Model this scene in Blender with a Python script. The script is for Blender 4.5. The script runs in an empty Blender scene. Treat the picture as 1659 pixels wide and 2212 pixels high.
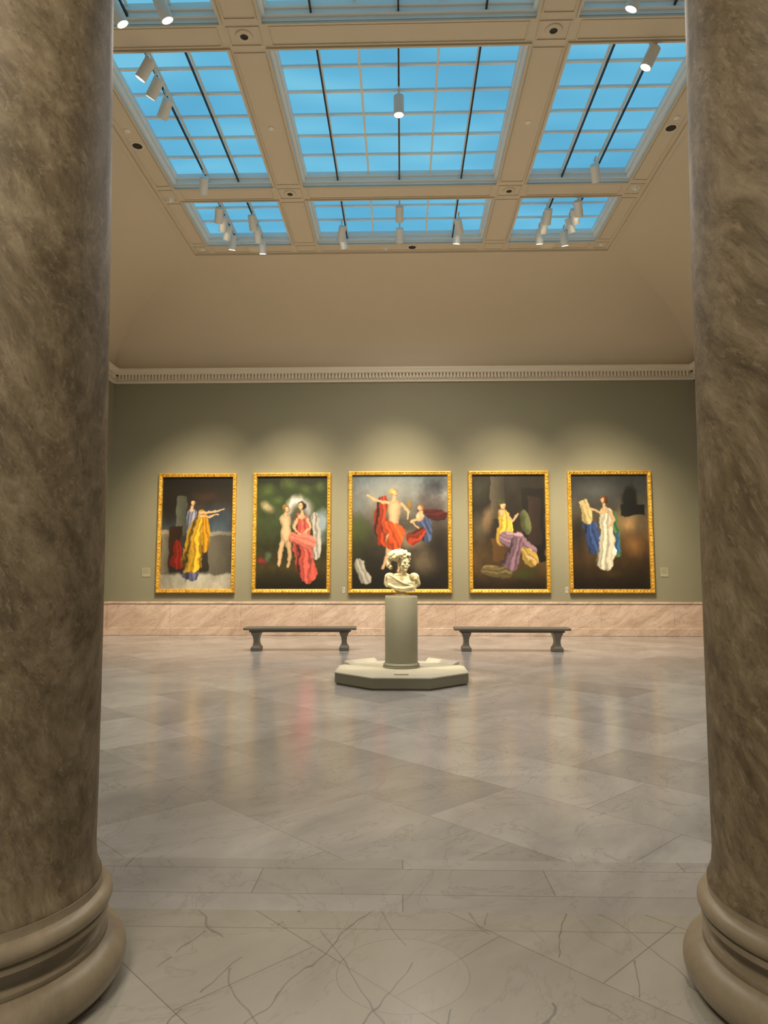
import bpy, bmesh, math, random
import numpy as np
from mathutils import Vector, Matrix, Quaternion
random.seed(7); np.random.seed(7)
S = bpy.context.scene
COL = S.collection
try:
    S.view_settings.view_transform = 'Standard'
except Exception:
    pass

# ------------------------------------------------------------------ helpers
def lin(c):
    r = []
    for k in c[:3]:
        k = k/255.0
        r.append(k/12.92 if k <= 0.04045 else ((k+0.055)/1.055)**2.4)
    return (r[0], r[1], r[2], 1.0)

def base_mat(name, rgb=(128,128,128), rough=0.5, metal=0.0, spec=0.5):
    m = bpy.data.materials.new(name); m.use_nodes = True
    b = m.node_tree.nodes['Principled BSDF']
    b.inputs['Base Color'].default_value = lin(rgb)
    b.inputs['Roughness'].default_value = rough
    b.inputs['Metallic'].default_value = metal
    b.inputs['Specular IOR Level'].default_value = spec
    return m

def N(m, t, **kw):
    n = m.node_tree.nodes.new(t)
    for k, v in kw.items():
        if k in n.inputs: n.inputs[k].default_value = v
        else: setattr(n, k, v)
    return n
def L(m, a, b): m.node_tree.links.new(a, b)

def ramp(m, fac, stops, interp='LINEAR'):
    r = N(m, 'ShaderNodeValToRGB'); r.color_ramp.interpolation = interp
    e = r.color_ramp.elements
    while len(e) < len(stops): e.new(0.5)
    for i, (p, c) in enumerate(stops):
        e[i].position = p; e[i].color = lin(c)
    L(m, fac, r.inputs['Fac']); return r.outputs['Color']

def coords(m, rot=(0,0,0), scale=(1,1,1), loc=(0,0,0)):
    tc = N(m, 'ShaderNodeTexCoord'); mp = N(m, 'ShaderNodeMapping')
    mp.inputs['Rotation'].default_value = rot
    mp.inputs['Location'].default_value = loc
    L(m, tc.outputs['Object'], mp.inputs['Vector'])
    m2 = N(m, 'ShaderNodeMapping'); m2.inputs['Scale'].default_value = scale
    L(m, mp.outputs['Vector'], m2.inputs['Vector']); return m2.outputs['Vector']

def noise(m, vec, scale, detail=6, rough=0.55, dist=0.0):
    n = N(m, 'ShaderNodeTexNoise', Scale=scale, Detail=detail, Roughness=rough, Distortion=dist)
    L(m, vec, n.inputs['Vector']); return n.outputs['Fac']

def mixc(m, fac, a, b, mode='MIX'):
    x = N(m, 'ShaderNodeMix'); x.data_type = 'RGBA'; x.blend_type = mode
    if isinstance(fac, (int, float)): x.inputs[0].default_value = fac
    else: L(m, fac, x.inputs[0])
    for s, i in ((a, 6), (b, 7)):
        if isinstance(s, tuple): x.inputs[i].default_value = lin(s)
        else: L(m, s, x.inputs[i])
    return x.outputs[2]

def mathn(m, op, a, b=None):
    x = N(m, 'ShaderNodeMath'); x.operation = op
    for s, i in ((a, 0), (b, 1)):
        if s is None: continue
        if isinstance(s, (int, float)): x.inputs[i].default_value = s
        else: L(m, s, x.inputs[i])
    return x.outputs[0]

def bump(m, h, strength=0.1, dist=0.02):
    b = N(m, 'ShaderNodeBump', Strength=strength, Distance=dist)
    L(m, h, b.inputs['Height'])
    L(m, b.outputs['Normal'], m.node_tree.nodes['Principled BSDF'].inputs['Normal'])

def bc(m, out): L(m, out, m.node_tree.nodes['Principled BSDF'].inputs['Base Color'])

def finish(o, parent=None, label=None, category=None, group=None, kind=None):
    if o.name not in COL.objects: COL.objects.link(o)
    if parent: o.parent = parent
    if label: o['label'] = label
    if category: o['category'] = category
    if group: o['group'] = group
    if kind: o['kind'] = kind
    return o

def empty(name, loc, **kw):
    e = bpy.data.objects.new(name, None); e.location = loc; e.empty_display_size = 0.1
    return finish(e, **kw)

def bm_obj(name, bm, mat, loc=(0,0,0), smooth=False, **kw):
    me = bpy.data.meshes.new(name); bmesh.ops.recalc_face_normals(bm, faces=bm.faces)
    bm.to_mesh(me); bm.free()
    for mm in (mat if isinstance(mat, (list, tuple)) else [mat]): me.materials.append(mm)
    if smooth:
        me.polygons.foreach_set('use_smooth', [True]*len(me.polygons))
    o = bpy.data.objects.new(name, me); o.location = loc
    return finish(o, **kw)

def add_box(bm, x0, x1, y0, y1, z0, z1, mi=0):
    vs = [bm.verts.new(p) for p in ((x0,y0,z0),(x1,y0,z0),(x1,y1,z0),(x0,y1,z0),(x0,y0,z1),(x1,y0,z1),(x1,y1,z1),(x0,y1,z1))]
    for f in ((0,3,2,1),(4,5,6,7),(0,1,5,4),(1,2,6,5),(2,3,7,6),(3,0,4,7)):
        fc = bm.faces.new([vs[i] for i in f]); fc.material_index = mi

def box(name, x0,x1,y0,y1,z0,z1, mat, bevel=0, **kw):
    bm = bmesh.new(); add_box(bm, x0,x1,y0,y1,z0,z1)
    o = bm_obj(name, bm, mat, **kw)
    if bevel:
        b = o.modifiers.new('bevel','BEVEL'); b.width = bevel; b.segments = 3
    return o

def add_lathe(bm, prof, seg=48, M=None, mi=0):
    rings = []
    for r, z in prof:
        if r < 1e-5: rings.append([bm.verts.new((0,0,z))])
        else: rings.append([bm.verts.new((r*math.cos(2*math.pi*i/seg), r*math.sin(2*math.pi*i/seg), z)) for i in range(seg)])
    for a, b in zip(rings, rings[1:]):
        for i in range(seg):
            j = (i+1) % seg
            if len(a) == 1 and len(b) == 1: continue
            if len(a) == 1: f = bm.faces.new((a[0], b[i], b[j]))
            elif len(b) == 1: f = bm.faces.new((a[i], a[j], b[0]))
            else: f = bm.faces.new((a[i], a[j], b[j], b[i]))
            f.material_index = mi
    if M is not None:
        bmesh.ops.transform(bm, matrix=M, verts=[v for r in rings for v in r])

def lathe(name, prof, mat, seg=48, smooth=True, sharp=35, **kw):
    bm = bmesh.new(); add_lathe(bm, prof, seg)
    bmesh.ops.recalc_face_normals(bm, faces=bm.faces)
    if smooth:
        for e in bm.edges:
            if len(e.link_faces) == 2 and e.calc_face_angle(0) > math.radians(sharp): e.smooth = False
    return bm_obj(name, bm, mat, smooth=smooth, **kw)

def arc(cx, cz, r, a0, a1, n=10, rz=None):
    rz = rz or r
    return [(cx + r*math.cos(math.radians(a0+(a1-a0)*i/n)), cz + rz*math.sin(math.radians(a0+(a1-a0)*i/n))) for i in range(n+1)]

# ------------------------------------------------------------------ materials
wall_m = base_mat('green_wall_paint', (128,126,100), 0.75)
bc(wall_m, mixc(wall_m, noise(wall_m, coords(wall_m), 1.2, 4), (134,130,108), (140,136,113)))
ceil_m = base_mat('ceiling_paint', (196,172,140), 0.8)
bc(ceil_m, mixc(ceil_m, noise(ceil_m, coords(ceil_m), 0.6, 3), (206,193,170), (212,199,176)))
cornice_m = base_mat('cornice_paint', (222,212,194), 0.6)
frame_m = base_mat('skylight_frame_paint', (190,196,196), 0.5)
bc(frame_m, mixc(frame_m, noise(frame_m, coords(frame_m), 3, 2), (222,226,224), (230,234,232)))

pane_m = bpy.data.materials.new('skylight_glass'); pane_m.use_nodes = True
nt = pane_m.node_tree; nt.nodes.clear()
out = nt.nodes.new('ShaderNodeOutputMaterial'); em = nt.nodes.new('ShaderNodeEmission')
c1 = ramp(pane_m, noise(pane_m, coords(pane_m, scale=(0.5,1.2,1)), 0.8, 1), [(0.25,(92,170,208)),(0.5,(104,184,220)),(0.75,(124,200,228))])
L(pane_m, c1, em.inputs['Color']); em.inputs['Strength'].default_value = 1.0
L(pane_m, em.outputs[0], out.inputs['Surface'])

def marble(name, stops, vein, scale=2.0, rot=(0.3,0.5,0.7), sc=(1,1,1), rough=0.25, vamt=0.6, dist=1.2, vs=3.0, vw=0.03):
    m = base_mat(name, rough=rough)
    v = coords(m, rot, sc)
    a = ramp(m, noise(m, v, scale, 10, 0.62, dist), stops)
    n2 = noise(m, v, vs, 8, 0.6, dist*1.4)
    d = mathn(m, 'ABSOLUTE', mathn(m, 'SUBTRACT', n2, 0.5))
    fac = N(m, 'ShaderNodeMapRange'); fac.inputs['From Min'].default_value = 0; fac.inputs['From Max'].default_value = vw
    fac.inputs['To Min'].default_value = vamt; fac.inputs['To Max'].default_value = 0
    L(m, d, fac.inputs['Value'])
    res = mixc(m, fac.outputs[0], a, vein)
    bc(m, res)
    return m, res, v

def flow_marble(name, stops, light, dark, sc, warpamt=0.25, rough=0.45, k=1.0):
    m = base_mat(name, rough=rough, spec=0.35)
    tcn = N(m,'ShaderNodeTexCoord')
    warp = N(m,'ShaderNodeTexNoise', Scale=1.3, Detail=3.0); L(m, tcn.outputs['Object'], warp.inputs['Vector'])
    wv = N(m,'ShaderNodeVectorMath'); wv.operation='MULTIPLY_ADD'; L(m, warp.outputs['Color'], wv.inputs[0]); wv.inputs[1].default_value=(warpamt,)*3; L(m, tcn.outputs['Object'], wv.inputs[2])
    mp1 = N(m,'ShaderNodeMapping'); mp1.inputs['Rotation'].default_value=(0.35,0.5,0.2); L(m, wv.outputs[0], mp1.inputs['Vector'])
    mp2 = N(m,'ShaderNodeMapping'); mp2.inputs['Scale'].default_value=sc; L(m, mp1.outputs[0], mp2.inputs['Vector'])
    sv = mp2.outputs[0]
    ca = ramp(m, noise(m, sv, 1.0, 15, 0.74, 0.1), stops)
    cb = mixc(m, ramp(m, noise(m, sv, 3.4, 14, 0.82, 0.1), [(0.54,(0,0,0)),(0.60,(k*170,)*3)]), ca, light)
    bc(m, mixc(m, ramp(m, noise(m, sv, 2.6, 15, 0.84, 0.2), [(0.55,(0,0,0)),(0.60,(k*190,)*3)]), cb, dark))
    return m
shaft_m = flow_marble('brown_veined_marble', [(0.30,(80,67,48)),(0.42,(102,88,66)),(0.52,(122,107,83)),(0.60,(138,123,98)),(0.72,(156,142,116))], (168,152,126), (66,53,37), (12.0,8.0,1.3), rough=0.58)
base_m = flow_marble('beige_base_marble', [(0.3,(128,115,95)),(0.55,(148,134,112)),(0.75,(164,151,128))], (170,158,134), (104,90,70), (4.0,3.0,1.6), rough=0.36, k=.6)

wains_m, wc, v = marble('pink_veined_marble', [(0.3,(188,162,144)),(0.48,(208,184,166)),(0.62,(222,200,184)),(0.78,(234,217,202))],
                  (168,142,124), scale=1.3, rot=(0.2,0.5,0.1), sc=(0.7,0.7,2.2), rough=0.25, vamt=0.6, dist=1.2, vs=1.7, vw=0.025)
tc = N(wains_m,'ShaderNodeTexCoord'); sx = N(wains_m,'ShaderNodeSeparateXYZ'); L(wains_m, tc.outputs['Object'], sx.inputs[0])
cx = N(wains_m,'ShaderNodeCombineXYZ'); L(wains_m, mathn(wains_m,'ADD', sx.outputs[0], sx.outputs[1]), cx.inputs[0]); L(wains_m, sx.outputs[2], cx.inputs[1])
br = N(wains_m,'ShaderNodeTexBrick', Scale=1.0); br.inputs['Brick Width'].default_value = 1.9; br.inputs['Row Height'].default_value = 1.2
br.inputs['Mortar Size'].default_value = 0.004; br.inputs['Color1'].default_value = (0.92,0.91,0.9,1); br.inputs['Color2'].default_value = (1,1,1,1); br.inputs['Mortar'].default_value = (0.6,0.54,0.48,1)
L(wains_m, cx.outputs[0], br.inputs['Vector'])
bc(wains_m, mixc(wains_m, 1.0, wc, br.outputs['Color'], 'MULTIPLY'))

def floor_mat(name, rotz, bw, rh, stops, vein, off=0.5, loc=(0,0,0), rough=0.2, lines=None, vamt=0.4, vw=0.012, lo=0.74, mort=0.003):
    m, c, v = marble(name, stops, vein, scale=0.9, rot=(0,0,0.5), sc=(1,0.6,1), rough=rough, vamt=vamt, dist=1.3, vs=1.5, vw=vw)
    m.node_tree.nodes['Principled BSDF'].inputs['IOR'].default_value = 1.52
    b = N(m,'ShaderNodeTexBrick', Scale=1.0); b.offset = off
    b.inputs['Brick Width'].default_value = bw; b.inputs['Row Height'].default_value = rh
    b.inputs['Mortar Size'].default_value = mort; b.inputs['Mortar Smooth'].default_value = 0.3
    b.inputs['Color1'].default_value = (lo,lo*0.985,lo*0.97,1); b.inputs['Color2'].default_value = (1,1,1,1); b.inputs['Mortar'].default_value = (0.58,0.54,0.5,1)
    L(m, coords(m, (0,0,rotz), (1,1,1), loc), b.inputs['Vector'])
    res = mixc(m, 1.0, c, b.outputs['Color'], 'MULTIPLY')
    if lines: res = lines(m, res)
    bc(m, res)
    rn = N(m,'ShaderNodeMapRange'); rn.inputs['To Min'].default_value = rough*0.85; rn.inputs['To Max'].default_value = rough*1.2
    L(m, noise(m, coords(m), 0.8, 4), rn.inputs['Value']); L(m, rn.outputs[0], m.node_tree.nodes['Principled BSDF'].inputs['Roughness'])
    return m
fst = [(0.3,(164,162,161)),(0.5,(186,183,181)),(0.7,(204,200,197))]
floor_a = floor_mat('floor_marble_diagonal', math.radians(45), 1.25, 0.84, fst, (142,139,136), rough=0.18, lo=0.70)
floor_b = floor_mat('floor_marble_border', 0, 1.45, 0.29, [(0.3,(156,153,150)),(0.5,(172,168,165)),(0.7,(186,182,178))], (136,132,128), loc=(0,0.01,0), rough=0.2, lo=.88)
def thr_lines(m, res):
    tc = N(m,'ShaderNodeTexCoord'); s = N(m,'ShaderNodeSeparateXYZ'); L(m, tc.outputs['Object'], s.inputs[0])
    dy = mathn(m,'SUBTRACT', s.outputs[1], 2.81)
    d = mathn(m,'SQRT', mathn(m,'ADD', mathn(m,'MULTIPLY', s.outputs[0], s.outputs[0]), mathn(m,'MULTIPLY', dy, dy)))
    disc = mathn(m,'LESS_THAN', d, 0.253)
    res = mixc(m, mathn(m,'MULTIPLY',disc,0.45), res, mixc(m, noise(m, coords(m), 4, 8, 0.6, 1), (150,144,132), (170,164,152)))
    ring = mathn(m,'LESS_THAN', mathn(m,'ABSOLUTE', mathn(m,'SUBTRACT', d, 0.253)), 0.0018)
    l1 = mathn(m,'LESS_THAN', mathn(m,'ABSOLUTE', mathn(m,'SUBTRACT', s.outputs[1], 3.14)), 0.003)
    allm = mathn(m,'MULTIPLY', mathn(m,'MAXIMUM', mathn(m,'MULTIPLY',ring,.75), l1), 0.5)
    # mostly straight hairline cracks, broken up by a slow mask
    for rz, sc_, th, amt in ((0.35,1.1,.9985,.55),(-0.45,0.8,.9985,.42)):
        wv = N(m,'ShaderNodeTexWave', Scale=sc_, Distortion=5.0, Detail=4.0); wv.wave_type='BANDS'; wv.bands_direction='X'
        wv.inputs['Detail Scale'].default_value = 1.6; wv.inputs['Detail Roughness'].default_value = 0.6
        L(m, coords(m,(0,0,rz),(1.0,0.45,1)), wv.inputs['Vector'])
        crk = mathn(m,'GREATER_THAN', wv.outputs['Fac'], th)
        msk = mathn(m,'GREATER_THAN', noise(m, coords(m,(0,0,rz)), 1.6, 2), 0.47)
        res = mixc(m, mathn(m,'MULTIPLY', mathn(m,'MULTIPLY', crk, msk), amt), res, (84,80,72))
    return mixc(m, allm, res, (94,88,78))
floor_c = floor_mat('floor_marble_threshold', math.radians(45), 0.95, 0.62, [(0.3,(146,142,132)),(0.5,(162,157,146)),(0.7,(176,170,158))], (130,126,116), rough=0.26, lines=thr_lines, lo=0.9)

gold_m = base_mat('gilded_frame', (214,160,58), 0.36, 0.6)
bc(gold_m, ramp(gold_m, noise(gold_m, coords(gold_m), 14, 5), [(0.3,(196,142,44)),(0.5,(236,188,78)),(0.75,(250,218,126))]))
ped_m = base_mat('pedestal_paint', (140,138,112), 0.5)
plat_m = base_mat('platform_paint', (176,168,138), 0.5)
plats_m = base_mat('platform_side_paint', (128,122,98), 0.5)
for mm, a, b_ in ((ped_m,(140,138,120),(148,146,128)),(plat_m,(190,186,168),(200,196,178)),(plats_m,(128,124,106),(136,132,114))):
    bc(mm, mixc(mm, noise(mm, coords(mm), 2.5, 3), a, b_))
stone_m = base_mat('carved_stone', (214,200,160), 0.55)
bc(stone_m, ramp(stone_m, noise(stone_m, coords(stone_m), 9, 8), [(0.3,(196,178,134)),(0.6,(226,212,170)),(0.8,(236,226,190))]))
bump(stone_m, noise(stone_m, coords(stone_m), 70, 4), 0.25, 0.01)
bench_m = base_mat('grey_painted_wood', (112,108,98), 0.4)
bc(bench_m, mixc(bench_m, noise(bench_m, coords(bench_m, scale=(0.4,6,6)), 4, 6), (104,100,92), (124,118,108)))
white_m = base_mat('white_enamel', (226,224,216), 0.4)
black_m = base_mat('black_anodised', (18,18,20), 0.5)
dark_m = base_mat('dark_baffle', (36,28,22), 0.5)
tag_m = base_mat('label_card', (166,160,134), 0.6)
ink_m = base_mat('label_ink', (104,98,82), 0.7)
lens_m = bpy.data.materials.new('lamp_lens'); lens_m.use_nodes = True
b = lens_m.node_tree.nodes['Principled BSDF']; b.inputs['Emission Color'].default_value = (1,0.88,0.68,1); b.inputs['Emission Strength'].default_value = 14.0
canvas_m = base_mat('oil_paint', rough=0.42)
at = N(canvas_m,'ShaderNodeAttribute'); at.attribute_name = 'Col'; L(canvas_m, at.outputs['Color'], canvas_m.node_tree.nodes['Principled BSDF'].inputs['Base Color'])

# ------------------------------------------------------------------ room
XW, YF, YB = 7.95, 3.0, 18.6
ZC0, ZC1 = 7.25, 8.93
def structure(o, lab): o['kind'] = 'structure'; o['label'] = lab; return o
bm = bmesh.new()
for (y0,y1,mi) in ((-3.0,3.30,2),(3.30,3.88,1),(3.88,YB+0.2,0)):
    vs = [bm.verts.new(p) for p in ((-XW-.2,y0,0),(XW+.2,y0,0),(XW+.2,y1,0),(-XW-.2,y1,0))]
    f = bm.faces.new(vs); f.material_index = mi
structure(bm_obj('floor', bm, [floor_a,floor_b,floor_c]), 'polished beige marble slab floor')
structure(box('wall_back', -XW-.2,XW+.2,YB,YB+.2,0,7.3, wall_m), 'olive green painted gallery wall')
structure(box('wall_left', -XW-.2,-XW,YF,YB,0,7.3, wall_m), 'olive green painted gallery wall')
structure(box('wall_right', XW,XW+.2,YF,YB,0,7.3, wall_m), 'olive green painted gallery wall')
bm = bmesh.new()
add_box(bm, -XW-.2,-2.5,2.3,YF,0,7.3); add_box(bm, 2.5,XW+.2,2.3,YF,0,7.3); add_box(bm,-2.5,2.5,2.3,YF,5.6,7.3)
structure(bm_obj('wall_front', bm, wall_m), 'gallery wall with wide columned opening')

def wains(name, pts, lab):
    bm = bmesh.new()
    for b_ in pts: add_box(bm, *b_)
    o = structure(bm_obj(name, bm, wains_m), lab)
    bv = o.modifiers.new('b','BEVEL'); bv.width = 0.012; bv.segments = 2
wains('baseboard_back', [(-XW,XW,YB-.07,YB,0,.83),(-XW,XW,YB-.09,YB,.83,.89),(-XW,XW,YB-.10,YB,0,.2)], 'pink veined marble wainscot')
wains('baseboard_left', [(-XW,-XW+.07,YF,YB-.11,0,.83),(-XW,-XW+.09,YF,YB-.11,.83,.89),(-XW,-XW+.10,YF,YB-.11,0,.2)], 'pink veined marble wainscot')
wains('baseboard_right', [(XW-.07,XW,YF,YB-.11,0,.83),(XW-.09,XW,YF,YB-.11,.83,.89),(XW-.10,XW,YF,YB-.11,0,.2)], 'pink veined marble wainscot')

prof = [(0,6.86),(.05,6.86),(.06,6.90),(.04,6.92),(.05,6.94),(.05,7.08),(.15,7.08),(.16,7.09),(.175,7.10),(.185,7.15),(.21,7.18),(.22,7.23),(0,7.26)]
def cornice(name, side):
    bm = bmesh.new()
    def P(d, t, z):
        if side == 'back': return (t, YB-d, z)
        if side == 'left': return (-XW+d, t, z)
        if side == 'right': return (XW-d, t, z)
        return (t, YF+d, z)
    if side in ('back','front'): a, b_ = -XW, XW
    else: a, b_ = YF, YB
    r0 = [bm.verts.new(P(d,a,z)) for d,z in prof]; r1 = [bm.verts.new(P(d,b_,z)) for d,z in prof]
    for i in range(len(prof)-1): bm.faces.new((r0[i],r0[i+1],r1[i+1],r1[i]))
    st = 0.092
    n = int((b_-a-0.3)/st)
    for i in range(n):
        t = a+0.17+i*st
        p = P(.05,t,6.95); q = P(.13,t+.052,7.08)
        add_box(bm, min(p[0],q[0]),max(p[0],q[0]),min(p[1],q[1]),max(p[1],q[1]),6.95,7.08)
    structure(bm_obj(name, bm, cornice_m), 'cream plaster cornice with dentil row')
for i, s in enumerate(('back','left','right','front')): cornice('trim_%d' % (i+1), s)

XS = [-4.73,-4.33,-2.43,-1.86,1.80,2.36,4.27,4.67]
YS = [6.4,6.85,8.60,9.07,12.52,13.0,14.8,15.2]
bm = bmesh.new()
nseg = 28
x0r,x1r,y0r,y1r = -XW,XW,YF,YB
def ring(t):
    s, c = math.sin(t), math.cos(t)
    k = 1-c
    return (x0r+(XS[0]-x0r)*k, x1r+(XS[-1]-x1r)*k, y0r+(YS[0]-y0r)*k, y1r+(YS[-1]-y1r)*k, ZC0+(ZC1-ZC0)*s)
rings = [ring(math.pi/2*i/nseg) for i in range(nseg+1)]
for side in range(4):
    prev = None
    for (a,b_,c,d,z) in rings:
        cr = [(a,c,z),(b_,c,z),(b_,d,z),(a,d,z)]
        cur = (bm.verts.new(cr[side]), bm.verts.new(cr[(side+1)%4]))
        if prev:
            f = bm.faces.new((prev[0],prev[1],cur[1],cur[0])); f.smooth = True
        prev = cur
for i in range(7):
    for j in range(7):
        if i % 2 == 1 and j % 2 == 1: continue
        vs = [bm.verts.new(p) for p in ((XS[i],YS[j],ZC1),(XS[i+1],YS[j],ZC1),(XS[i+1],YS[j+1],ZC1),(XS[i],YS[j+1],ZC1))]
        bm.faces.new(vs)
me = bpy.data.meshes.new('ceiling'); bm.to_mesh(me); bm.free(); me.materials.append(ceil_m)
o = bpy.data.objects.new('ceiling', me); finish(o); structure(o, 'tan coved plaster ceiling with beams between skylights')
bm = bmesh.new()
def rect_ring(x0,x1,y0,y1,w,z0,z1):
    add_box(bm,x0,x1,y0,y0+w,z0,z1); add_box(bm,x0,x1,y1-w,y1,z0,z1)
    add_box(bm,x0,x0+w,y0+w,y1-w,z0,z1); add_box(bm,x1-w,x1,y0+w,y1-w,z0,z1)
for i in range(7):
    for j in range(7):
        if i % 2 == 1 and j % 2 == 1: continue
        rect_ring(XS[i]+.06,XS[i+1]-.06,YS[j]+.06,YS[j+1]-.06,.02,ZC1-.016,ZC1+.002)
rect_ring(XS[0]-.06,XS[-1]+.06,YS[0]-.06,YS[-1]+.06,.06,ZC1-.05,ZC1+.01)
for i in (1,3,5):
    for j in (1,3,5):
        rect_ring(XS[i]-.03,XS[i+1]+.03,YS[j]-.03,YS[j+1]+.03,.03,ZC1-.03,ZC1+.005)
structure(bm_obj('trim_5', bm, ceil_m), 'tan plaster beam mouldings around skylights')

ZP = 9.17
wn = 0
for j in (1,3,5):
    for i in (1,3,5):
        wn += 1
        bm = bmesh.new()
        x0,x1,y0,y1 = XS[i],XS[i+1],YS[j],YS[j+1]
        def rr(w0, w1, z0, z1):
            add_box(bm,x0+w0-.0,x1-w0,y0+w0,y0+w1,z0,z1); add_box(bm,x0+w0,x1-w0,y1-w1,y1-w0,z0,z1)
            add_box(bm,x0+w0,x0+w1,y0+w1,y1-w1,z0,z1); add_box(bm,x1-w1,x1-w0,y0+w1,y1-w1,z0,z1)
        rr(-.03,.0,ZC1,ZP+.05); rr(0,.045,ZC1+.07,ZP+.05); rr(.045,.08,ZC1+.15,ZP+.05)
        nc = 6 if i == 3 else 3; nr = 6 if j == 3 else 3
        xa,xb,ya,yb = x0+.08,x1-.08,y0+.08,y1-.08
        for k in range(1,nc):
            x = xa+(xb-xa)*k/nc; add_box(bm,x-.018,x+.018,ya,yb,ZP-.03,ZP+.01)
        for k in range(1,nr):
            y = ya+(yb-ya)*k/nr; add_box(bm,xa,xb,y-.02,y+.02,ZP-.035,ZP+.01)
        vs = [bm.verts.new(p) for p in ((xa,ya,ZP),(xb,ya,ZP),(xb,yb,ZP),(xa,yb,ZP))]
        f = bm.faces.new(vs); f.material_index = 1
        structure(bm_obj('window_%d' % wn, bm, [frame_m, pane_m]), 'skylight of translucent blue glass panes in white grid')
        ks = (1,3,5) if i == 3 else (1,2)
        for k in ks:
            x = xa+(xb-xa)*k/nc
            bmt = bmesh.new(); add_box(bmt,-.012,.012,y0+.045-y0,y1-.045-y0,-.02,.02)
            bm_obj('light_track', bmt, black_m, loc=(x,y0,ZC1+.1), label='thin black lighting track running along the skylight glazing bars', category='light track', group='ceiling light tracks')
ZT = ZC1+.08

# ------------------------------------------------------------------ fixtures
P1,P2,P3,P4,P5 = (-5.55,YB,3.0),(-2.96,YB,3.0),(-.05,YB,3.0),(2.88,YB,3.0),(5.55,YB,3.0)
BUST=(0,10.45,1.55)
fx = [
 (-3.64,9.17,(-7.9,10.5,2.5),250,40),(-3.64,9.55,(-7.9,12,2.5),250,40),(-3.64,10.0,(-7.9,14,2.5),250,40),
 (-3.64,12.1,(-6.2,YB,2.6),300,34),(-.03,10.02,(0,10.5,1.4),500,16),(3.48,9.12,BUST,700,9),(3.48,11.89,(6.2,YB,2.6),300,34),
 (-3.64,8.17,BUST,1200,9),(-3.03,8.12,(0,10.3,1.3),400,12),(2.94,8.09,BUST,700,9),
 (-3.64,13.16,P1,620,27),(-3.64,13.5,P1,620,38),(-3.64,13.88,(-6.6,17.6,0),200,60),(-3.64,14.3,(-5.0,17.2,0),300,60),
 (-3.03,13.47,P2,620,27),(-3.03,13.99,P2,620,38),(-3.03,14.5,(-3.2,17.2,0),300,60),
 (-1.25,13.95,P2,300,40),(-1.25,14.3,P3,300,44),(-.03,13.2,P3,700,29),(-.03,14.07,P3,700,40),(1.19,13.72,P4,300,40),(1.19,14.15,(.4,17.2,0),300,60),
 (2.94,13.38,P4,620,27),(2.94,13.75,P4,620,38),(2.94,14.2,(3.2,17.2,0),300,60),
 (3.48,12.97+.12,P5,620,27),(3.48,13.38,P5,620,38),(3.48,13.75,(6.6,17.6,0),200,60),(3.48,14.3,(5.0,17.2,0),300,60)]
KP = 2.4
def aimq(d): return Vector((0,0,-1)).rotation_difference(Vector(d).normalized())
body_prof = [(0,.15),(.07,.15),(.08,.14),(.08,-.15),(.072,-.15),(.070,-.12),(.06,-.105)]
proto = {}
for idx,(x,y,tg,pw,ang) in enumerate(fx):
    e = empty('track_spotlight',(x,y,ZT), label='white cylindrical spotlight hanging from the black ceiling track', category='spotlight', group='track spotlights')
    d = Vector(tg)-Vector((x,y,8.72)); q = aimq(d)
    if not proto:
        a = lathe('lamp_body', body_prof, white_m, seg=28, parent=e)
        bm = bmesh.new(); add_box(bm,-.015,.015,-.06,.06,-.025,0); add_lathe(bm,[(0,.0),(.012,.0),(.012,-.2),(0,-.2)],10)
        s = bm_obj('mounting_arm', bm, white_m, parent=e)
        l = lathe('lamp_lens', [(0,-.104),(.061,-.104),(.061,-.108),(0,-.108)], lens_m, seg=20, parent=e)
        proto = dict(a=a,s=s,l=l)
    else:
        a = proto['a'].copy(); s = proto['s'].copy(); l = proto['l'].copy()
        for o in (a,s,l): COL.objects.link(o); o.parent = e
    for o in (a,l):
        o.location = (0,0,-.28); o.rotation_mode='QUATERNION'; o.rotation_quaternion = q
    ld = bpy.data.lights.new('spot','SPOT'); ld.energy = pw*KP; ld.spot_size = math.radians(ang); ld.spot_blend = 1.0
    ld.color = (1,.84,.58); ld.shadow_soft_size = 0.05
    lo = bpy.data.objects.new('spot_lamp', ld); COL.objects.link(lo)
    lo.location = Vector((x,y,ZT-.28)) + d.normalized()*0.17
    lo.rotation_mode='QUATERNION'; lo.rotation_quaternion = q

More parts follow.
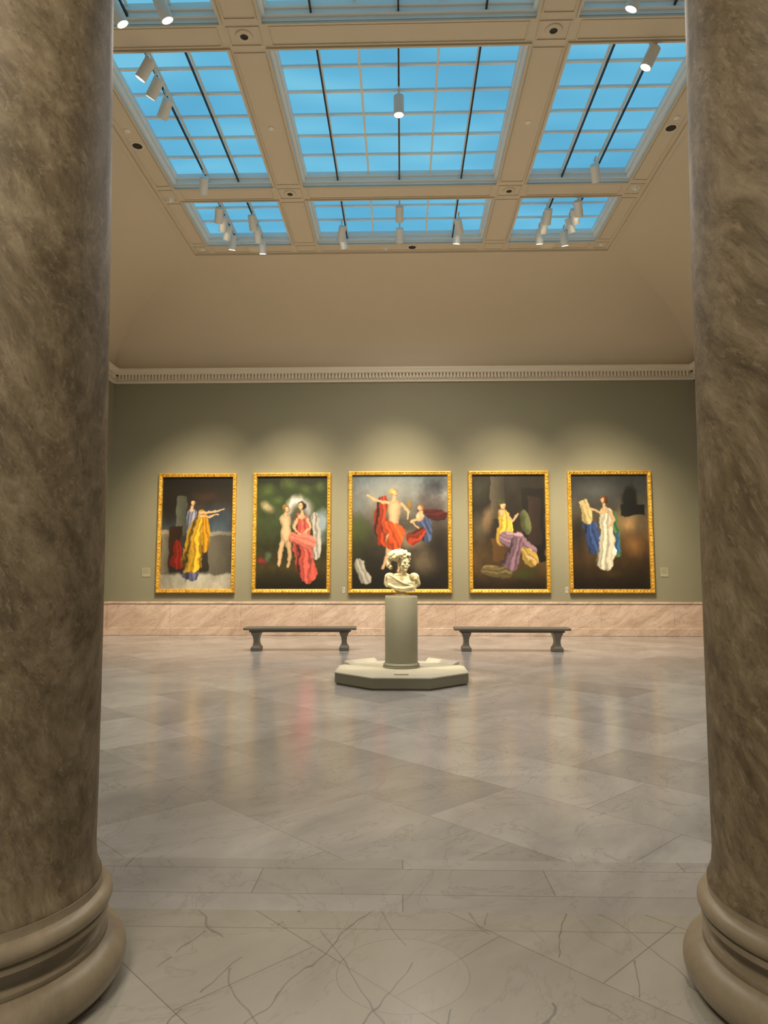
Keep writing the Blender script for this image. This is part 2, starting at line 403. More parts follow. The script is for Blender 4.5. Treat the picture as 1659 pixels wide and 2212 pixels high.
def device(kind, x, y):
    z = ZC1
    if kind == 'eye':
        e = empty('recessed_spotlight',(x,y,z),label='round recessed ceiling spotlight with black opening',category='ceiling light',group='recessed spotlights')
        lathe('trim_ring',[(.055,-.0),(.055,-.02),(.09,-.025),(.115,-.015),(.12,0)],ceil_m,seg=32,parent=e)
        lathe('opening',[(0,-.006),(.055,-.006),(.055,-.002),(0,-.002)],black_m,seg=32,parent=e)
    elif kind == 'can':
        e = empty('recessed_downlight',(x,y,z),label='round recessed downlight with bronze reflector',category='ceiling light',group='recessed downlights')
        lathe('trim_ring',[(.085,0),(.085,-.012),(.11,-.01),(.115,0)],cornice_m,seg=32,parent=e)
        lathe('reflector',[(0,-.008),(.085,-.008),(.085,-.003),(0,-.003)],dark_m,seg=32,parent=e)
    elif kind == 'dot':
        e = empty('smoke_detector',(x,y,z),label='small round white detector on the ceiling beam',category='smoke detector',group='small ceiling detectors')
        lathe('detector_body',[(0,-.02),(.035,-.02),(.05,-.01),(.05,0)],white_m,seg=24,parent=e)
    elif kind == 'dome':
        e = empty('dome_sensor',(x,y,z),label='white domed sensor on the ceiling beam',category='sensor',group='domed ceiling sensors')
        lathe('base_ring',[(.05,-.015),(.075,-.015),(.08,0)],white_m,seg=24,parent=e)
        lathe('sensor_dome',arc(0,-.01,.055,-90,0,6),white_m,seg=24,parent=e)
    elif kind == 'disc':
        e = empty('ceiling_speaker',(x,y,z),label='flat round cream speaker grille on the ceiling border',category='speaker',group='ceiling speakers')
        lathe('speaker_grille',[(0,-.012),(.15,-.012),(.165,-.006),(.165,0)],cornice_m,seg=36,parent=e)
for k,x,y in (('eye',-2.15,8.83),('eye',2.08,8.83),('eye',-2.15,12.76),('eye',2.08,12.76),('dot',-2.15,10.8),('dot',2.08,10.75),
    ('dot',-4.56,10.8),('dot',4.47,10.7),('can',-4.54,11.2),('can',4.47,10.95),('dome',-4.54,12.9),('dome',4.47,12.7),
    ('can',.25,15.0),('dome',-.34,15.0),('disc',-3.3,15.0),('disc',3.28,15.0),('dot',-4.5,15.0),('dot',4.47,15.0)):
    device(k,x,y)
for x,y,p in ((-2.15,8.83,350),(2.08,8.83,350),(-2.15,12.76,390),(2.08,12.76,390),(-4.54,11.2,390),(4.47,10.95,390),(.25,15.0,390),(-4.5,7.0,180),(4.4,7.0,180)):  # wide floor fill from the recessed fixtures; front pair added without a fixture
    ld = bpy.data.lights.new('downlight','SPOT'); ld.energy = p; ld.spot_size = math.radians(172); ld.spot_blend = 1.0
    ld.color = (1,.89,.76); ld.shadow_soft_size = 0.25
    lo = bpy.data.objects.new('downlight_fill', ld); COL.objects.link(lo); lo.location = (x,y,ZC1-.3)

# ------------------------------------------------------------------ columns
def column(x, taper, r0):
    y = 2.65
    e = empty('column',(x,y,0),label='brown veined marble column on a moulded beige base',category='column',group='entrance columns')
    p = [(0,0),(.505,0)] + arc(.462,.08,.083,-75,82,14,.08) + [(.474,.160),(.474,.178)] + arc(.474,.213,.045,-90,-180,6,.035)[:-1] + arc(.474,.213,.045,180,90,6,.028) + [(.474,.243),(.474,.258)] + arc(.44,.295,.048,-60,80,12,.037) + [(.448,.332),(.448,.36),(0,.36)]
    lathe('column_base',p,base_m,seg=96,parent=e,sharp=40)
    pr = [(0,.36),(r0+.022,.36),(r0+.022,.375),(r0+.012,.395),(r0+.005,.42),(r0,.47)]
    for i in range(1,25):
        t = i/24; z = .47+(5.15-.47)*t
        pr.append((r0-taper*t**1.6, z))
    pr.append((0,5.15))
    lathe('column_shaft',pr,shaft_m,seg=96,parent=e)
    bm = bmesh.new()
    add_lathe(bm,[(0,5.15),(.36,5.15),(.37,5.18),(.355,5.2),(.36,5.3),(.43,5.42),(.44,5.45),(0,5.45)],64)
    add_box(bm,-.46,.46,-.35,.35,5.45,5.6)
    bm_obj('capital',bm,base_m,parent=e)
column(-1.592,.095,.422); column(1.584,.060,.428)

# ------------------------------------------------------------------ benches
def loft_rect(levels, bm, cx=0, cy=0):
    prev=None
    for z,hx,hy in levels:
        vs=[bm.verts.new(p) for p in ((cx-hx,cy-hy,z),(cx+hx,cy-hy,z),(cx+hx,cy+hy,z),(cx-hx,cy+hy,z))]
        if prev:
            for i in range(4): bm.faces.new((prev[i],prev[(i+1)%4],vs[(i+1)%4],vs[i]))
        else: bm.faces.new(vs[::-1])
        prev=vs
    bm.faces.new(prev)
def bench(cx, cy, ln, rot):
    e = empty('bench',(cx,cy,0),label='long grey backless bench with sculpted end legs on the marble floor',category='bench',group='gallery benches')
    e.rotation_euler=(0,0,rot)
    h=ln/2
    bm=bmesh.new(); add_box(bm,-h,h,-.23,.23,.43,.485)
    o=bm_obj('seat',bm,bench_m,parent=e); b=o.modifiers.new('b','BEVEL'); b.width=.02; b.segments=4
    bm=bmesh.new(); add_box(bm,-h+.12,h-.12,-.17,.17,.385,.43)
    o=bm_obj('apron',bm,bench_m,parent=e); b=o.modifiers.new('b','BEVEL'); b.width=.01; b.segments=2
    for s in (-1,1):
        bm=bmesh.new()
        loft_rect([(0,.10,.19),(.07,.10,.19),(.085,.085,.175),(.11,.065,.16),(.17,.052,.14),(.24,.055,.14),(.30,.07,.155),(.345,.09,.175),(.36,.10,.185),(.385,.10,.185)],bm,s*(h-.26))
        o=bm_obj('leg',bm,bench_m,parent=e); b=o.modifiers.new('b','BEVEL'); b.width=.012; b.segments=2
bench(-2.14,14.8,2.36,math.radians(3)); bench(2.28,14.75,2.40,math.radians(-1.5))

# ------------------------------------------------------------------ platform + pedestal
PY=10.47
def octpts(r,z,ph=22.5): return [(r*math.cos(math.radians(ph+45*i)),r*math.sin(math.radians(ph+45*i)),z) for i in range(8)]
e=empty('display_platform',(-.01,PY,0),label='low octagonal grey-beige platform under the sculpture pedestal',category='platform')
bm=bmesh.new(); R=1.03
lv=[octpts(R-.03,0),octpts(R-.03,.02),octpts(R,.025),octpts(R,.155)]
rr_=[[bm.verts.new(p) for p in l] for l in lv]
for a,b_ in zip(rr_,rr_[1:]):
    for i in range(8): bm.faces.new((a[i],a[(i+1)%8],b_[(i+1)%8],b_[i]))
bm.faces.new(rr_[0][::-1]); bm.faces.new(rr_[-1])
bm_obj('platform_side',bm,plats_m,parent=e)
bm=bmesh.new()
lv=[octpts(R+.005,.155),octpts(R+.005,.17),octpts(R-.03,.178),octpts(.55,.195),octpts(.5,.195)]
rr_=[[bm.verts.new(p) for p in l] for l in lv]
for a,b_ in zip(rr_,rr_[1:]):
    for i in range(8): bm.faces.new((a[i],a[(i+1)%8],b_[(i+1)%8],b_[i]))
bm.faces.new(rr_[0][::-1]); bm.faces.new(rr_[-1])
op=octpts(R-.02,0); ip=octpts(R-.14,0)
for i in (2,0):
    a,b_=Vector(op[i]),Vector(op[(i+1)%8]); c,d=Vector(ip[i]),Vector(ip[(i+1)%8])
    t0,t1=0.08,0.92
    q=[a.lerp(b_,t0),a.lerp(b_,t1),c.lerp(d,t1),c.lerp(d,t0)]
    lo=[bm.verts.new((p.x,p.y,.172)) for p in q]; hi=[bm.verts.new((p.x,p.y,.235 if k<2 else .185)) for k,p in enumerate(q)]
    for k in range(4): bm.faces.new((lo[k],lo[(k+1)%4],hi[(k+1)%4],hi[k]))
    bm.faces.new(hi); bm.faces.new(lo[::-1])
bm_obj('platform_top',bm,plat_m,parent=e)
box('title_plate',-.10,.10,-.78,-.73,.188,.194,tag_m,parent=e,label='small pale caption plate')

e=empty('pedestal',(-.01,PY,.196),label='round grey-green pedestal standing on the octagonal platform',category='pedestal')
lathe('pedestal_shaft',[(0,.05),(.243,.05),(.243,1.02),(.238,1.03),(0,1.03)],ped_m,seg=72,parent=e)
lathe('pedestal_foot',[(0,0),(.275,0),(.275,.02),(.262,.03),(.27,.04),(.265,.055),(.245,.07),(0,.07)],ped_m,seg=72,parent=e)
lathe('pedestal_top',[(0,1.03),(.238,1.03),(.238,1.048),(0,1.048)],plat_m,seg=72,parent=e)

# ------------------------------------------------------------------ bust
bz=1.244
e=empty('sculpture_bust',(-.01,PY,bz),label='cream stone bust with curly hair, head turned aside, on the pedestal',category='sculpture')
def sph(bm,c,r,rot=None,sub=3,M=None):
    m=Matrix.Translation(c)
    if rot: m=m@Matrix.Rotation(rot[0],4,'X')@Matrix.Rotation(rot[1],4,'Y')@Matrix.Rotation(rot[2],4,'Z')
    if isinstance(r,(int,float)): r=(r,r,r)
    m=m@Matrix.Diagonal((*r,1))
    if M is not None: m=M@m
    bmesh.ops.create_icosphere(bm,subdivisions=sub,radius=1,matrix=m)
def tube(bm,pts,r0,r1=None,M=None,n=None):
    r1=r1 or r0
    for a,b_ in zip(range(len(pts)-1),range(1,len(pts))):
        A,B=Vector(pts[a]),Vector(pts[b_]); k=max(2,int((B-A).length/(min(r0,r1)*.45)))
        for i in range(k+1):
            t=(a+i/k)/(len(pts)-1); sph(bm,A.lerp(B,i/k),r0+(r1-r0)*t,sub=2,M=M)
def remesh(o,v,it=4,f=.5):
    m=o.modifiers.new('r','REMESH'); m.mode='VOXEL'; m.voxel_size=v; m.use_smooth_shade=True
    s=o.modifiers.new('s','SMOOTH'); s.iterations=it; s.factor=f
HM=Matrix.Translation((.035,-.035,.47))@Matrix.Rotation(math.radians(30),4,'Z')@Matrix.Rotation(math.radians(-6),4,'X')@Matrix.Rotation(math.radians(6),4,'Y')@Matrix.Scale(1.1,4)
bm=bmesh.new()
for c,r in (((0,.01,.03),(.077,.094,.088)),((0,-.025,-.035),(.056,.062,.066)),((0,-.07,-.088),(.021,.02,.018)),((0,-.094,-.012),(.013,.014,.028)),((0,-.104,-.024),(.016,.012,.011)),
    ((-.03,-.083,.024),(.026,.012,.009)),((.03,-.083,.024),(.026,.012,.009)),((-.042,-.058,-.022),(.024,.024,.022)),((.042,-.058,-.022),(.024,.024,.022)),
    ((0,-.088,-.052),(.025,.012,.007)),((0,-.086,-.065),(.021,.012,.008)),((-.078,.01,-.01),(.01,.02,.028)),((.078,.01,-.01),(.01,.02,.028)),
    ((-.03,-.074,.005),(.013,.01,.009)),((.03,-.074,.005),(.013,.01,.009))): sph(bm,c,r,M=HM)
tube(bm,[(.015,.005,.25),(.03,0,.42)],.068,.056)
for c,r in (((0,.02,.22),(.19,.105,.11)),((-.17,.01,.285),(.08,.075,.062)),((.19,.0,.275),(.08,.075,.07)),((0,0,.13),(.13,.09,.09)),
    ((-.075,-.075,.19),(.075,.06,.06)),((.085,-.075,.185),(.075,.06,.06)),((0,.01,.3),(.13,.07,.05))): sph(bm,c,r)
tube(bm,[(.21,0,.27),(.24,.02,.18)],.06,.052); tube(bm,[(-.19,-0,.28),(-.215,.02,.19)],.06,.05)
tube(bm,[(.02,-.05,.33),(.035,-.045,.44)],.016,.014)
o=bm_obj('torso_and_head',bm,stone_m,parent=e); remesh(o,.0055,2,.4)
bm=bmesh.new()
rnd=random.Random(3)
HC=Vector((-.03,.01,.59))
for i in range(170):
    th=rnd.uniform(0,2*math.pi); ph=rnd.uniform(-.5,1.35)
    d=Vector((math.cos(th)*math.cos(ph),math.sin(th)*math.cos(ph),math.sin(ph)))
    p=HC+Vector((d.x*.155,d.y*.12,d.z*.085))
    q=HM.inverted()@p
    if q.y<-.04 and q.z<.06 and abs(q.x)<.078: continue
    r=rnd.uniform(.018,.032); 
    sph(bm,p,(r*1.3,r,r*.8),(rnd.uniform(-1,1),rnd.uniform(-1,1),rnd.uniform(0,3)),2)
sph(bm,HC+Vector((0,.025,-.01)),(.135,.10,.078))
for i in range(26):
    t=i/25; p=Vector((-.14-.05*math.sin(t*3)+rnd.uniform(-.02,.02),.03+rnd.uniform(-.03,.03),.57-.16*t)); sph(bm,p,rnd.uniform(.018,.032),sub=2)
for i in range(10): sph(bm,(.11+rnd.uniform(-.02,.02),.04+rnd.uniform(-.03,.03),.50+.012*i),rnd.uniform(.018,.026),sub=2)
o=bm_obj('curly_hair',bm,stone_m,parent=e); remesh(o,.0065,1,.25)
bm=bmesh.new()
def onchest(x,z,off=0.0): return Vector((x,-math.sqrt(max(.0004,1-(x/.25)**2))*.125-off,z))
for k in range(7):
    z0=.275-.022*k; z1=.20-.02*k
    pts=[onchest(-.20+.40*i/8, z0+(z1-z0)*i/8-.03*math.sin(math.pi*i/8)+.004*math.sin(i*2+k), .004) for i in range(9)]
    tube(bm,pts,.012,.011)
tube(bm,[(-.2,-.05,.3),(-.23,-.02,.24),(-.215,-.03,.15)],.032,.026)
tube(bm,[(.21,-.06,.25),(.25,-.02,.2),(.2,-.04,.12)],.032,.028)
tube(bm,[onchest(-.18,.16,.01),onchest(-.08,.115,.01),onchest(.03,.105,.01),onchest(.16,.13,.01)],.026,.026)
tube(bm,[onchest(-.10,.13,-.02),onchest(0,.085,-.03),onchest(.09,.12,-.02)],.03,.03)
tube(bm,[onchest(-.15,.30,.0),onchest(-.06,.24,.012),onchest(.05,.18,.012),onchest(.15,.155,.005)],.017,.017)
o=bm_obj('drapery',bm,stone_m,parent=e); remesh(o,.0065,1,.4)
lathe('socle',[(0,0),(.115,0),(.115,.022),(.10,.028),(.085,.032),(.06,.045),(.052,.065),(.06,.085),(.075,.1),(0,.11)],stone_m,seg=48,parent=e)

# ------------------------------------------------------------------ paintings (generic, painterly colour masses)
def vnoise(h,w,cells,seed):
    rs=np.random.RandomState(seed); g=rs.rand(cells+2,cells+2)
    yy=np.linspace(0,cells,h)[:,None]; xx=np.linspace(0,cells,w)[None,:]
    yi=yy.astype(int); xi=xx.astype(int); fy=yy-yi; fx_=xx-xi
    fy=fy*fy*(3-2*fy); fx_=fx_*fx_*(3-2*fx_)
    return (g[yi,xi]*(1-fy)*(1-fx_)+g[yi+1,xi]*fy*(1-fx_)+g[yi,xi+1]*(1-fy)*fx_+g[yi+1,xi+1]*fy*fx_)
class Art:
    def __init__(s,w,h,seed=1,nx=220,ny=320):
        s.nx,s.ny=nx,ny; s.W,s.H=w,h
        X,Y=np.meshgrid(np.linspace(0,w,nx),np.linspace(0,h,ny))
        s.n=sum(vnoise(ny,nx,c,seed+i)*a for i,(c,a) in enumerate(((4,.45),(9,.25),(20,.17),(45,.13))))
        wx=vnoise(ny,nx,16,seed+20)-.5; wy=vnoise(ny,nx,16,seed+21)-.5
        wx2=vnoise(ny,nx,50,seed+22)-.5; wy2=vnoise(ny,nx,50,seed+23)-.5
        s.X=X+wx*5+wx2*2.4; s.Y=Y+wy*5+wy2*2.4; s.C=np.zeros((ny,nx,3))
    def put(s,mask,col):
        mask=mask[...,None]; s.C=s.C*(1-mask)+col*mask
    def vgrad(s,stops):
        ys=[a for a,_ in stops]
        for k in range(3): s.C[...,k]=np.interp(s.Y,ys,[c[k] for _,c in stops])*(0.65+0.7*s.n)
    def ell(s,cx,cy,rx,ry,col,ang=0,soft=.35,shade=.35,amt=1,ns=0.0):
        dx,dy=s.X-cx,s.Y-cy; c,sn=math.cos(ang),math.sin(ang); u=(dx*c+dy*sn)/rx; v=(-dx*sn+dy*c)/ry
        t=np.sqrt(u*u+v*v)+(s.n-.5)*ns
        m=np.clip((1-t)/soft,0,1)*amt
        sh=1-shade*np.clip(.5*dx/max(rx,ry)+.5*dy/max(rx,ry)+.6*t*t-.1,-.5,1.2)
        s.put(m,np.array(col,float)*sh[...,None])
    def stroke(s,pts,r0,r1,col,shade=.4,soft=1.8):
        best=np.full(s.X.shape,1e9); n=len(pts)-1
        for i in range(n):
            ax,ay=pts[i]; bx,by=pts[i+1]; vx,vy=bx-ax,by-ay; ll=vx*vx+vy*vy+1e-6
            t=np.clip(((s.X-ax)*vx+(s.Y-ay)*vy)/ll,0,1); r=r0+(r1-r0)*(i+t)/n
            best=np.minimum(best,np.hypot(s.X-ax-t*vx,s.Y-ay-t*vy)/r)
        m=np.clip((1-best)*max(r0,r1)/soft,0,1); s.put(m,np.array(col,float)*(1-shade*best**2)[...,None])
    def cloth(s,pts,r0,r1,col,p=7,amp=.5,ang=None):
        amp=amp*1.25
        best=np.full(s.X.shape,1e9); n=len(pts)-1
        for i in range(n):
            ax,ay=pts[i]; bx,by=pts[i+1]; vx,vy=bx-ax,by-ay; ll=vx*vx+vy*vy+1e-6
            t=np.clip(((s.X-ax)*vx+(s.Y-ay)*vy)/ll,0,1); r=r0+(r1-r0)*(i+t)/n
            best=np.minimum(best,np.hypot(s.X-ax-t*vx,s.Y-ay-t*vy)/r)
        e=best+(s.n-.5)*1.1
        m=np.clip((1-e)*max(r0,r1)/2.0,0,1)
        ux,uy=pts[-1][0]-pts[0][0],pts[-1][1]-pts[0][1]; ll=math.hypot(ux,uy)+1e-6; ux/=ll; uy/=ll
        ac=-(s.X-pts[0][0])*uy+(s.Y-pts[0][1])*ux; al=(s.X-pts[0][0])*ux+(s.Y-pts[0][1])*uy
        fan=ac/(1+np.clip(al,-ll*.3,ll*1.3)/ll*.6)
        ph=fan/p*2*math.pi+s.n*11
        f=(.5+.5*np.sin(ph))**2*.55+(.5+.5*np.sin(ph*.43+2))*.45
        f=f*(.55+.9*(s.n-.1))
        w=1.1-amp*f-.22*np.clip(ac/max(r0,r1),-1,1)
        s.put(m,np.array(col,float)*w[...,None])
    def blk(s,x0,x1,y0,y1,col,shade=.3):
        X,Y=s.X,s.Y
        m=np.clip(np.minimum(np.minimum(X-x0,x1-X),np.minimum(Y-y0,y1-Y))/1.5,0,1)
        s.put(m,np.array(col,float)*(1-shade*np.clip((X-x0)/(x1-x0),0,1)+.25*(s.n-.5))[...,None])
    def head(s,cx,cy,r,hair,look=1):
        s.stroke([(cx,cy),(cx-look*r*.3,cy+r*2.2)],r*.5,r*.7,skin,.3)
        s.ell(cx-look*r*.3,cy-r*.3,r*1.25,r*1.3,hair,shade=.5,soft=.3,ns=.4)
        s.ell(cx+look*.15*r,cy+r*.1,r*.75,r*1.0,skin,shade=.45,soft=.3)
        s.ell(cx+look*r*.3,cy-r*.1,r*.5,r*.14,tuple(c*.55 for c in skin),shade=0,amt=.6)
        s.ell(cx+look*r*.3,cy+r*.55,r*.26,r*.11,(160,80,64),shade=0,amt=.7)
    def done(s):
        C=s.C
        for _ in range(2):
            P=np.pad(C,((1,1),(1,1),(0,0)),'edge'); C=(P[:-2,1:-1]+P[2:,1:-1]+P[1:-1,:-2]+P[1:-1,2:]+3*C)/7
        s.C=C; return s
skin=(228,188,142)
def art1():
    a=Art(154,243,11)
    a.vgrad([(0,(22,17,12)),(60,(46,38,32)),(95,(60,70,80)),(120,(78,92,102)),(128,(52,50,46)),(206,(40,36,28)),(214,(170,166,150)),(243,(192,186,168))])
    a.ell(20,60,46,80,(30,24,16),shade=0,soft=.8,amt=.85); a.ell(124,76,38,26,(52,64,80),shade=0,soft=.9,amt=.8); a.ell(96,42,32,12,(84,52,30),shade=0,soft=.9,amt=.5)
    a.blk(30,54,40,128,(94,96,82)); a.blk(0,20,118,210,(132,124,106)); a.blk(0,24,115,125,(160,150,130))
    a.blk(102,154,120,210,(108,102,88)); a.blk(100,154,118,128,(158,150,132)); a.blk(16,44,106,200,(54,34,20))
    a.cloth([(34,142),(36,188)],11,13,(140,34,22),6)
    a.cloth([(70,160),(70,208)],16,22,(112,112,150),6)
    a.cloth([(68,80),(68,112)],14,17,(160,164,194),6)
    a.cloth([(88,82),(78,112),(70,150),(72,190)],13,24,(250,192,50),9,.6)
    a.cloth([(94,82),(98,110),(96,160)],7,8,(216,152,28),5,.5)
    a.stroke([(84,78),(108,75),(136,70)],4.4,2.2,skin); a.stroke([(84,85),(104,86),(122,80)],4.0,2.2,skin)
    a.head(67,57,7.5,(38,24,16),1)
    return a.done()
def art2():
    a=Art(151,241,22)
    a.vgrad([(0,(28,32,16)),(50,(54,68,34)),(100,(58,70,40)),(150,(44,46,26)),(195,(66,58,30)),(241,(22,20,10))])
    for x,y,r in ((24,30,26),(70,18,28),(106,28,24),(136,22,20),(44,52,18)): a.ell(x,y,r,r*.8,(88,108,50),soft=.9,ns=1.4,amt=.75)
    a.ell(140,100,20,36,(150,168,178),soft=.6,shade=0,ns=.5); a.ell(140,136,18,18,(88,106,98),soft=.7,shade=0)
    a.ell(92,74,38,40,(196,194,188),soft=.4,shade=.5,ns=.4); a.ell(88,84,24,28,(78,80,58),soft=.5,shade=.2)
    a.ell(26,68,22,15,(160,146,110),ang=.6,soft=.7,ns=.6,shade=.5)
    a.ell(14,182,16,10,(130,46,40),ns=1.5,soft=.7); a.ell(26,174,9,14,(80,96,66),ns=1.5,soft=.7)
    a.stroke([(58,130),(54,156),(48,192)],8.5,3.4,skin); a.stroke([(68,130),(70,158),(70,192)],8.5,3.4,(214,176,130))
    a.stroke([(62,92),(63,112),(63,134)],13,11,(232,196,152),.35)
    a.head(64,70,7,(140,104,56),1)
    a.cloth([(124,84),(132,120),(128,172)],9,9,(190,184,174),6)
    a.cloth([(98,90),(96,128),(98,160),(108,200)],14,25,(240,104,90),9,.55)
    a.cloth([(82,132),(112,142)],12,15,(248,134,114),7,.4)
    a.ell(97,86,11,7,skin); a.stroke([(86,92),(80,112),(96,122)],4.4,3,skin); a.stroke([(110,92),(116,112),(102,122)],4.4,3,skin)
    a.head(95,65,8,(44,28,18),-1)
    return a.done()
def art3():
    a=Art(204,243,33,nx=290)
    a.vgrad([(0,(112,126,134)),(42,(130,132,130)),(82,(104,98,88)),(132,(66,58,46)),(187,(40,36,26)),(243,(24,20,14))])
    a.ell(88,28,74,38,(158,158,150),soft=.9,shade=0,amt=.6); a.ell(178,82,50,64,(72,60,60),soft=.9,shade=0,ns=.8,amt=.85); a.ell(186,22,40,26,(50,50,56),soft=.9,shade=0,ns=1,amt=.85)
    a.ell(14,66,26,32,(124,134,132),soft=.9,shade=0,ns=.6,amt=.7); a.ell(20,122,28,44,(66,78,40),soft=.7,ns=1.4,amt=.8); a.ell(14,166,22,26,(44,50,26),soft=.7,ns=1.4,amt=.8)
    a.ell(134,142,42,32,(146,130,108),soft=.8,ns=.9,shade=.5); a.ell(156,188,50,38,(110,96,76),soft=.9,ns=1,shade=.5,amt=.8); a.ell(188,152,30,66,(34,28,24),soft=.9,shade=0,amt=.85)
    a.cloth([(66,56),(58,90),(66,140)],14,15,(206,72,32),8,.6)
    a.stroke([(80,130),(76,172),(66,198)],8,3.6,skin); a.stroke([(96,140),(100,178),(98,204)],8,3.6,skin)
    a.stroke([(90,66),(90,84),(88,110)],17,12,(228,192,146),.35)
    a.cloth([(76,112),(98,122),(88,150)],14,15,(226,88,38),8,.5)
    a.stroke([(76,60),(50,54),(30,42)],4.8,2.8,skin); a.stroke([(106,60),(120,78),(118,94)],4.8,2.8,skin)
    a.head(90,38,8.5,(200,160,80),1)
    a.ell(122,64,6,15,(150,116,52),soft=.6,shade=.4)
    a.cloth([(150,84),(196,86)],12,14,(90,28,26),7,.5)
    a.cloth([(144,90),(160,108),(158,130)],11,17,(84,100,142),7,.5); a.cloth([(150,122),(132,136)],13,15,(180,64,38),7,.5)
    a.ell(144,90,9,11,skin); a.stroke([(138,94),(126,102),(142,112)],3.8,3,skin); a.head(146,72,7.2,(160,96,52),-1)
    a.cloth([(14,190),(26,222)],12,13,(180,176,162),7,.4)
    return a.done()
def art4():
    a=Art(158,243,44)
    a.vgrad([(0,(46,40,32)),(62,(42,36,28)),(122,(50,40,28)),(172,(92,70,42)),(207,(76,58,32)),(243,(28,20,12))])
    a.ell(14,32,24,36,(64,64,46),soft=.8,ns=1.4,amt=.8); a.ell(14,112,28,42,(104,96,74),soft=.9,shade=0,amt=.75)
    a.blk(38,70,0,96,(104,94,76),.5); a.blk(108,158,28,186,(32,26,22)); a.blk(120,150,46,150,(56,42,36)); a.blk(42,84,138,184,(108,76,42))
    a.ell(32,100,18,38,(122,100,74),ang=.2,soft=.6,ns=.5,shade=.5)
    a.cloth([(68,84),(72,112),(68,134)],12,17,(246,200,80),8,.45)
    a.cloth([(74,138),(100,140),(116,162)],15,20,(160,126,142),8,.5); a.cloth([(96,146),(82,190)],14,19,(142,110,128),8,.5)
    a.cloth([(112,86),(118,116)],12,13,(96,100,64),20,.3); a.stroke([(74,88),(88,99),(98,82)],4.2,2.6,skin)
    a.head(66,68,7.5,(84,60,32),1); a.ell(62,58,12,5,(64,82,46),ns=1.2,soft=.5)
    a.cloth([(114,166),(128,184)],12,14,(204,170,82),7,.5); a.stroke([(116,172),(138,188)],4,3,skin)
    a.cloth([(30,206),(74,210)],13,13,(120,104,66),7,.5); a.ell(108,212,46,14,(62,66,28),ns=1.6,soft=.8,amt=.8)
    return a.done()
def art5():
    a=Art(165,243,55)
    a.vgrad([(0,(48,50,52)),(42,(66,66,64)),(82,(92,84,68)),(132,(86,66,42)),(187,(60,44,24)),(243,(22,16,10))])
    a.ell(56,34,52,28,(98,102,102),soft=.9,shade=0,ns=.9,amt=.7); a.ell(121,107,38,38,(176,140,92),soft=.8,ns=.8,shade=.4); a.ell(134,152,34,38,(132,94,54),soft=.8,ns=.9,shade=.4); a.ell(12,122,26,66,(32,28,24),soft=.9,shade=0,amt=.85)
    a.blk(106,158,62,88,(30,30,26)); a.ell(127,50,20,34,(26,26,24),soft=.4,shade=.2)
    a.cloth([(40,112),(48,136),(46,162)],16,16,(60,84,140),8,.5)
    a.cloth([(88,86),(98,120),(96,168)],9,10,(84,126,84),6,.5); a.cloth([(98,128),(98,160)],6,6,(60,106,166),5,.4)
    a.cloth([(74,82),(77,108),(76,140),(66,182)],12,24,(232,224,200),9,.45)
    a.cloth([(26,62),(34,96)],8,11,(204,182,126),7,.35); a.stroke([(64,80),(44,75),(18,58)],4.2,2.6,skin); a.stroke([(84,80),(92,99),(82,112)],4.2,2.8,skin)
    a.ell(73,76,10,6,skin); a.head(69,56,7.5,(112,62,30),-1)
    a.ell(86,212,46,14,(68,54,28),ns=1.6,soft=.8,amt=.7)
    return a.done()

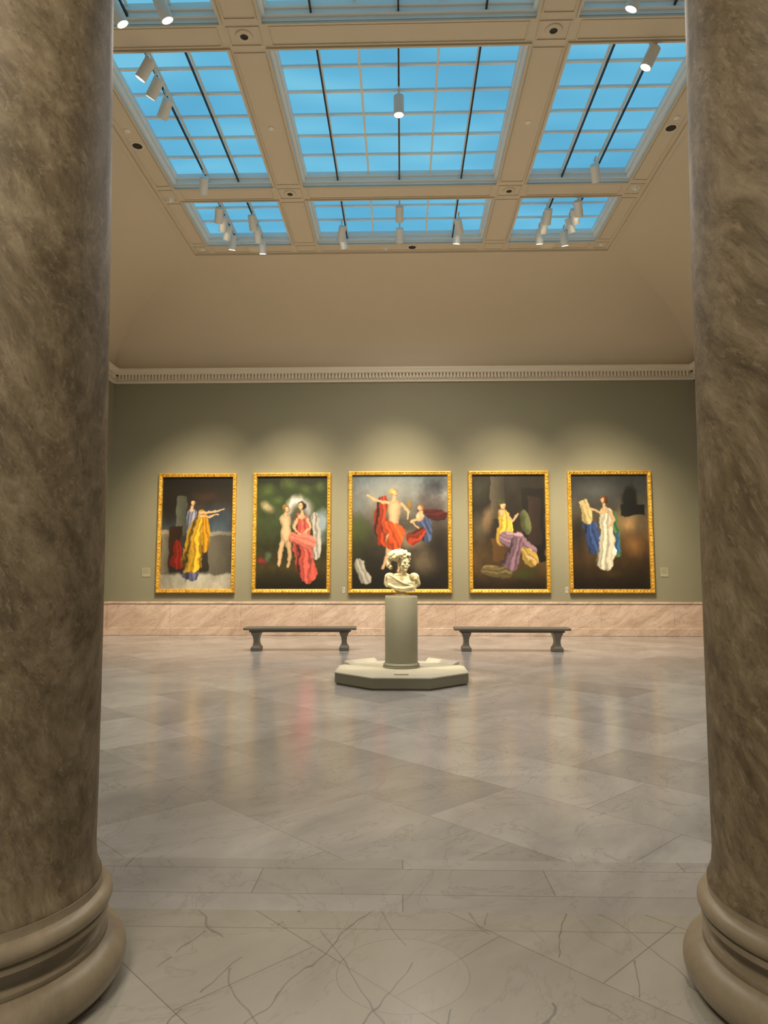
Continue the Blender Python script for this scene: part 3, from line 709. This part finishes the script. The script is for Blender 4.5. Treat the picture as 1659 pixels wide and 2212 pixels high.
def painting(xc, w, zt, zb, art, lab):
    hw=w/2; h=zt-zb; fw=.105
    e=empty('framed_painting',(xc,YB,zb),label=lab,category='painting',group='large framed oil paintings')
    pr=[(0,0),(0,-.09),(.012,-.11),(.03,-.112),(.042,-.095),(.066,-.085),(.08,-.095),(.092,-.09),(.105,-.06),(.105,-.02)]
    bm=bmesh.new(); cors=[(-hw,0,1,1),(hw,0,-1,1),(hw,h,-1,-1),(-hw,h,1,-1)]
    rr=[[bm.verts.new((cx_+sx_*i,y,cz+sz*i)) for i,y in pr] for cx_,cz,sx_,sz in cors]
    for k in range(4):
        a,b_=rr[k],rr[(k+1)%4]
        for i in range(len(pr)-1): bm.faces.new((a[i],a[i+1],b_[i+1],b_[i]))
    bm_obj('frame',bm,gold_m,parent=e)
    bm=bmesh.new(); st=.085; i_=.054
    def bead(x,z,horiz):
        m=Matrix.Translation((x,-.088,z))@Matrix.Diagonal((.034,.016,.017,1) if horiz else (.017,.016,.034,1))
        bmesh.ops.create_icosphere(bm,subdivisions=1,radius=1,matrix=m)
    n=int((w-2*i_)/st)
    for k in range(n+1):
        x=-hw+i_+(w-2*i_)*k/n; bead(x,i_,True); bead(x,h-i_,True)
    n=int((h-2*i_)/st)
    for k in range(1,n):
        z=i_+(h-2*i_)*k/n; bead(-hw+i_,z,False); bead(hw-i_,z,False)
    bm_obj('carved_beading',bm,gold_m,smooth=True,parent=e,kind='stuff')
    nx,ny=art.nx,art.ny; xs=np.linspace(-hw+fw,hw-fw,nx); zs=np.linspace(h-fw,fw,ny)
    V=np.zeros((ny,nx,3)); V[...,0]=xs[None,:]; V[...,1]=-.03; V[...,2]=zs[:,None]
    idx=np.arange(nx*ny).reshape(ny,nx); F=np.stack([idx[1:,:-1],idx[1:,1:],idx[:-1,1:],idx[:-1,:-1]],-1).reshape(-1,4)
    me=bpy.data.meshes.new('canvas'); me.vertices.add(nx*ny); me.vertices.foreach_set('co',V.ravel())
    me.loops.add(F.size); me.polygons.add(len(F)); me.loops.foreach_set('vertex_index',F.ravel().astype(np.int32))
    me.polygons.foreach_set('loop_start',(np.arange(len(F))*4).astype(np.int32)); me.update(calc_edges=True)
    c=np.clip(art.C*(0.97+.06*np.random.rand(ny,nx,1)),0,255)/255; c=np.where(c<=.04045,c/12.92,((c+.055)/1.055)**2.4)*.82
    ca=me.color_attributes.new('Col','FLOAT_COLOR','POINT'); ca.data.foreach_set('color',np.concatenate([c,np.ones((ny,nx,1))],-1).astype(np.float32).ravel())
    me.materials.append(canvas_m); o=bpy.data.objects.new('canvas',me); finish(o,parent=e)
painting(-5.53,2.12,4.34,1.12,art1(),'gold-framed oil painting of a person in yellow robe')
painting(-2.96,2.10,4.35,1.12,art2(),'gold-framed oil painting, coral dress among green foliage')
painting(-.05,2.76,4.38,1.12,art3(),'wide gold-framed oil painting, orange drapery under pale sky')
painting(2.86,2.14,4.38,1.12,art4(),'gold-framed oil painting, seated person in yellow and lilac')
painting(5.54,2.22,4.37,1.12,art5(),'gold-framed oil painting, white gown among dark clouds')

def wall_label(x,z,w,h,lab):
    e=empty('wall_label',(x,YB,z),label=lab,category='label')
    box('label_card',-w/2,w/2,-.012,0,0,h,tag_m,parent=e)
    bm=bmesh.new(); n=max(2,int(h/.035))
    for k in range(n-1):
        zz=h-.03-.03*k
        if zz<.02: break
        add_box(bm,-w/2+.02,w/2-.02-(.03 if k%3==2 else 0),-.0135,-.012,zz-.005,zz+.002)
    bm_obj('printed_lines',bm,ink_m,parent=e,kind='stuff')
wall_label(-6.88,1.55,.22,.24,'pale caption card beside the painting with the yellow robe')
wall_label(6.93,1.55,.2,.24,'pale caption card beside the painting with the white gown')
for x in (-1.55,4.36):
    e=empty('wall_sign',(x,YB,1.12),label='small white sign with a round symbol below the paintings',category='sign')
    bm=bmesh.new(); add_box(bm,-.03,.03,-.01,0,.09,.15)
    bm_obj('sign_plate',bm,white_m,parent=e)
    bm=bmesh.new(); add_lathe(bm,[(0,0),(.034,0),(.034,.01),(0,.01)],24,Matrix.Translation((0,0,.035))@Matrix.Rotation(math.pi/2,4,'X'))
    bm_obj('round_symbol',bm,white_m,parent=e)
    bm=bmesh.new(); add_lathe(bm,[(0,0),(.015,0),(.015,.013),(0,.013)],16,Matrix.Translation((0,0,.035))@Matrix.Rotation(math.pi/2,4,'X'))
    bm_obj('symbol_mark',bm,black_m,parent=e)
    box('square_mark',-.015,.015,-.012,0,.105,.135,black_m,parent=e)

# ------------------------------------------------------------------ lights
def area(name,loc,rot,sx_,sy_,en,col,spread=180):
    ld=bpy.data.lights.new(name,'AREA'); ld.shape='RECTANGLE'; ld.size=sx_; ld.size_y=sy_; ld.energy=en; ld.color=col; ld.spread=math.radians(spread)
    o=bpy.data.objects.new(name,ld); o.location=loc; o.rotation_euler=rot; COL.objects.link(o); return o
area('hall_lamp',(-1.5,-1.0,5.5),(math.radians(35),0,math.radians(10)),1.5,1.0,180,(1,.88,.68))
area('ceiling_fill',(0,10.8,5.0),(math.radians(180),0,0),12,12,110,(1,.87,.68))  # added unseen uplight, brightens ceiling and cove evenly; no fixture stands here
w=bpy.data.worlds.new('w'); S.world=w; w.use_nodes=True
w.node_tree.nodes['Background'].inputs[0].default_value=(.25,.242,.225,1); w.node_tree.nodes['Background'].inputs[1].default_value=1.0

# ------------------------------------------------------------------ camera
cd=bpy.data.cameras.new('camera'); cd.sensor_fit='VERTICAL'; cd.sensor_height=36; cd.lens=36*1500/2212; cd.clip_end=100
cam=bpy.data.objects.new('camera',cd); cam.location=(0,0,1.5); cam.rotation_euler=(math.radians(90+5.48),0,math.radians(1.47))
COL.objects.link(cam); S.camera=cam
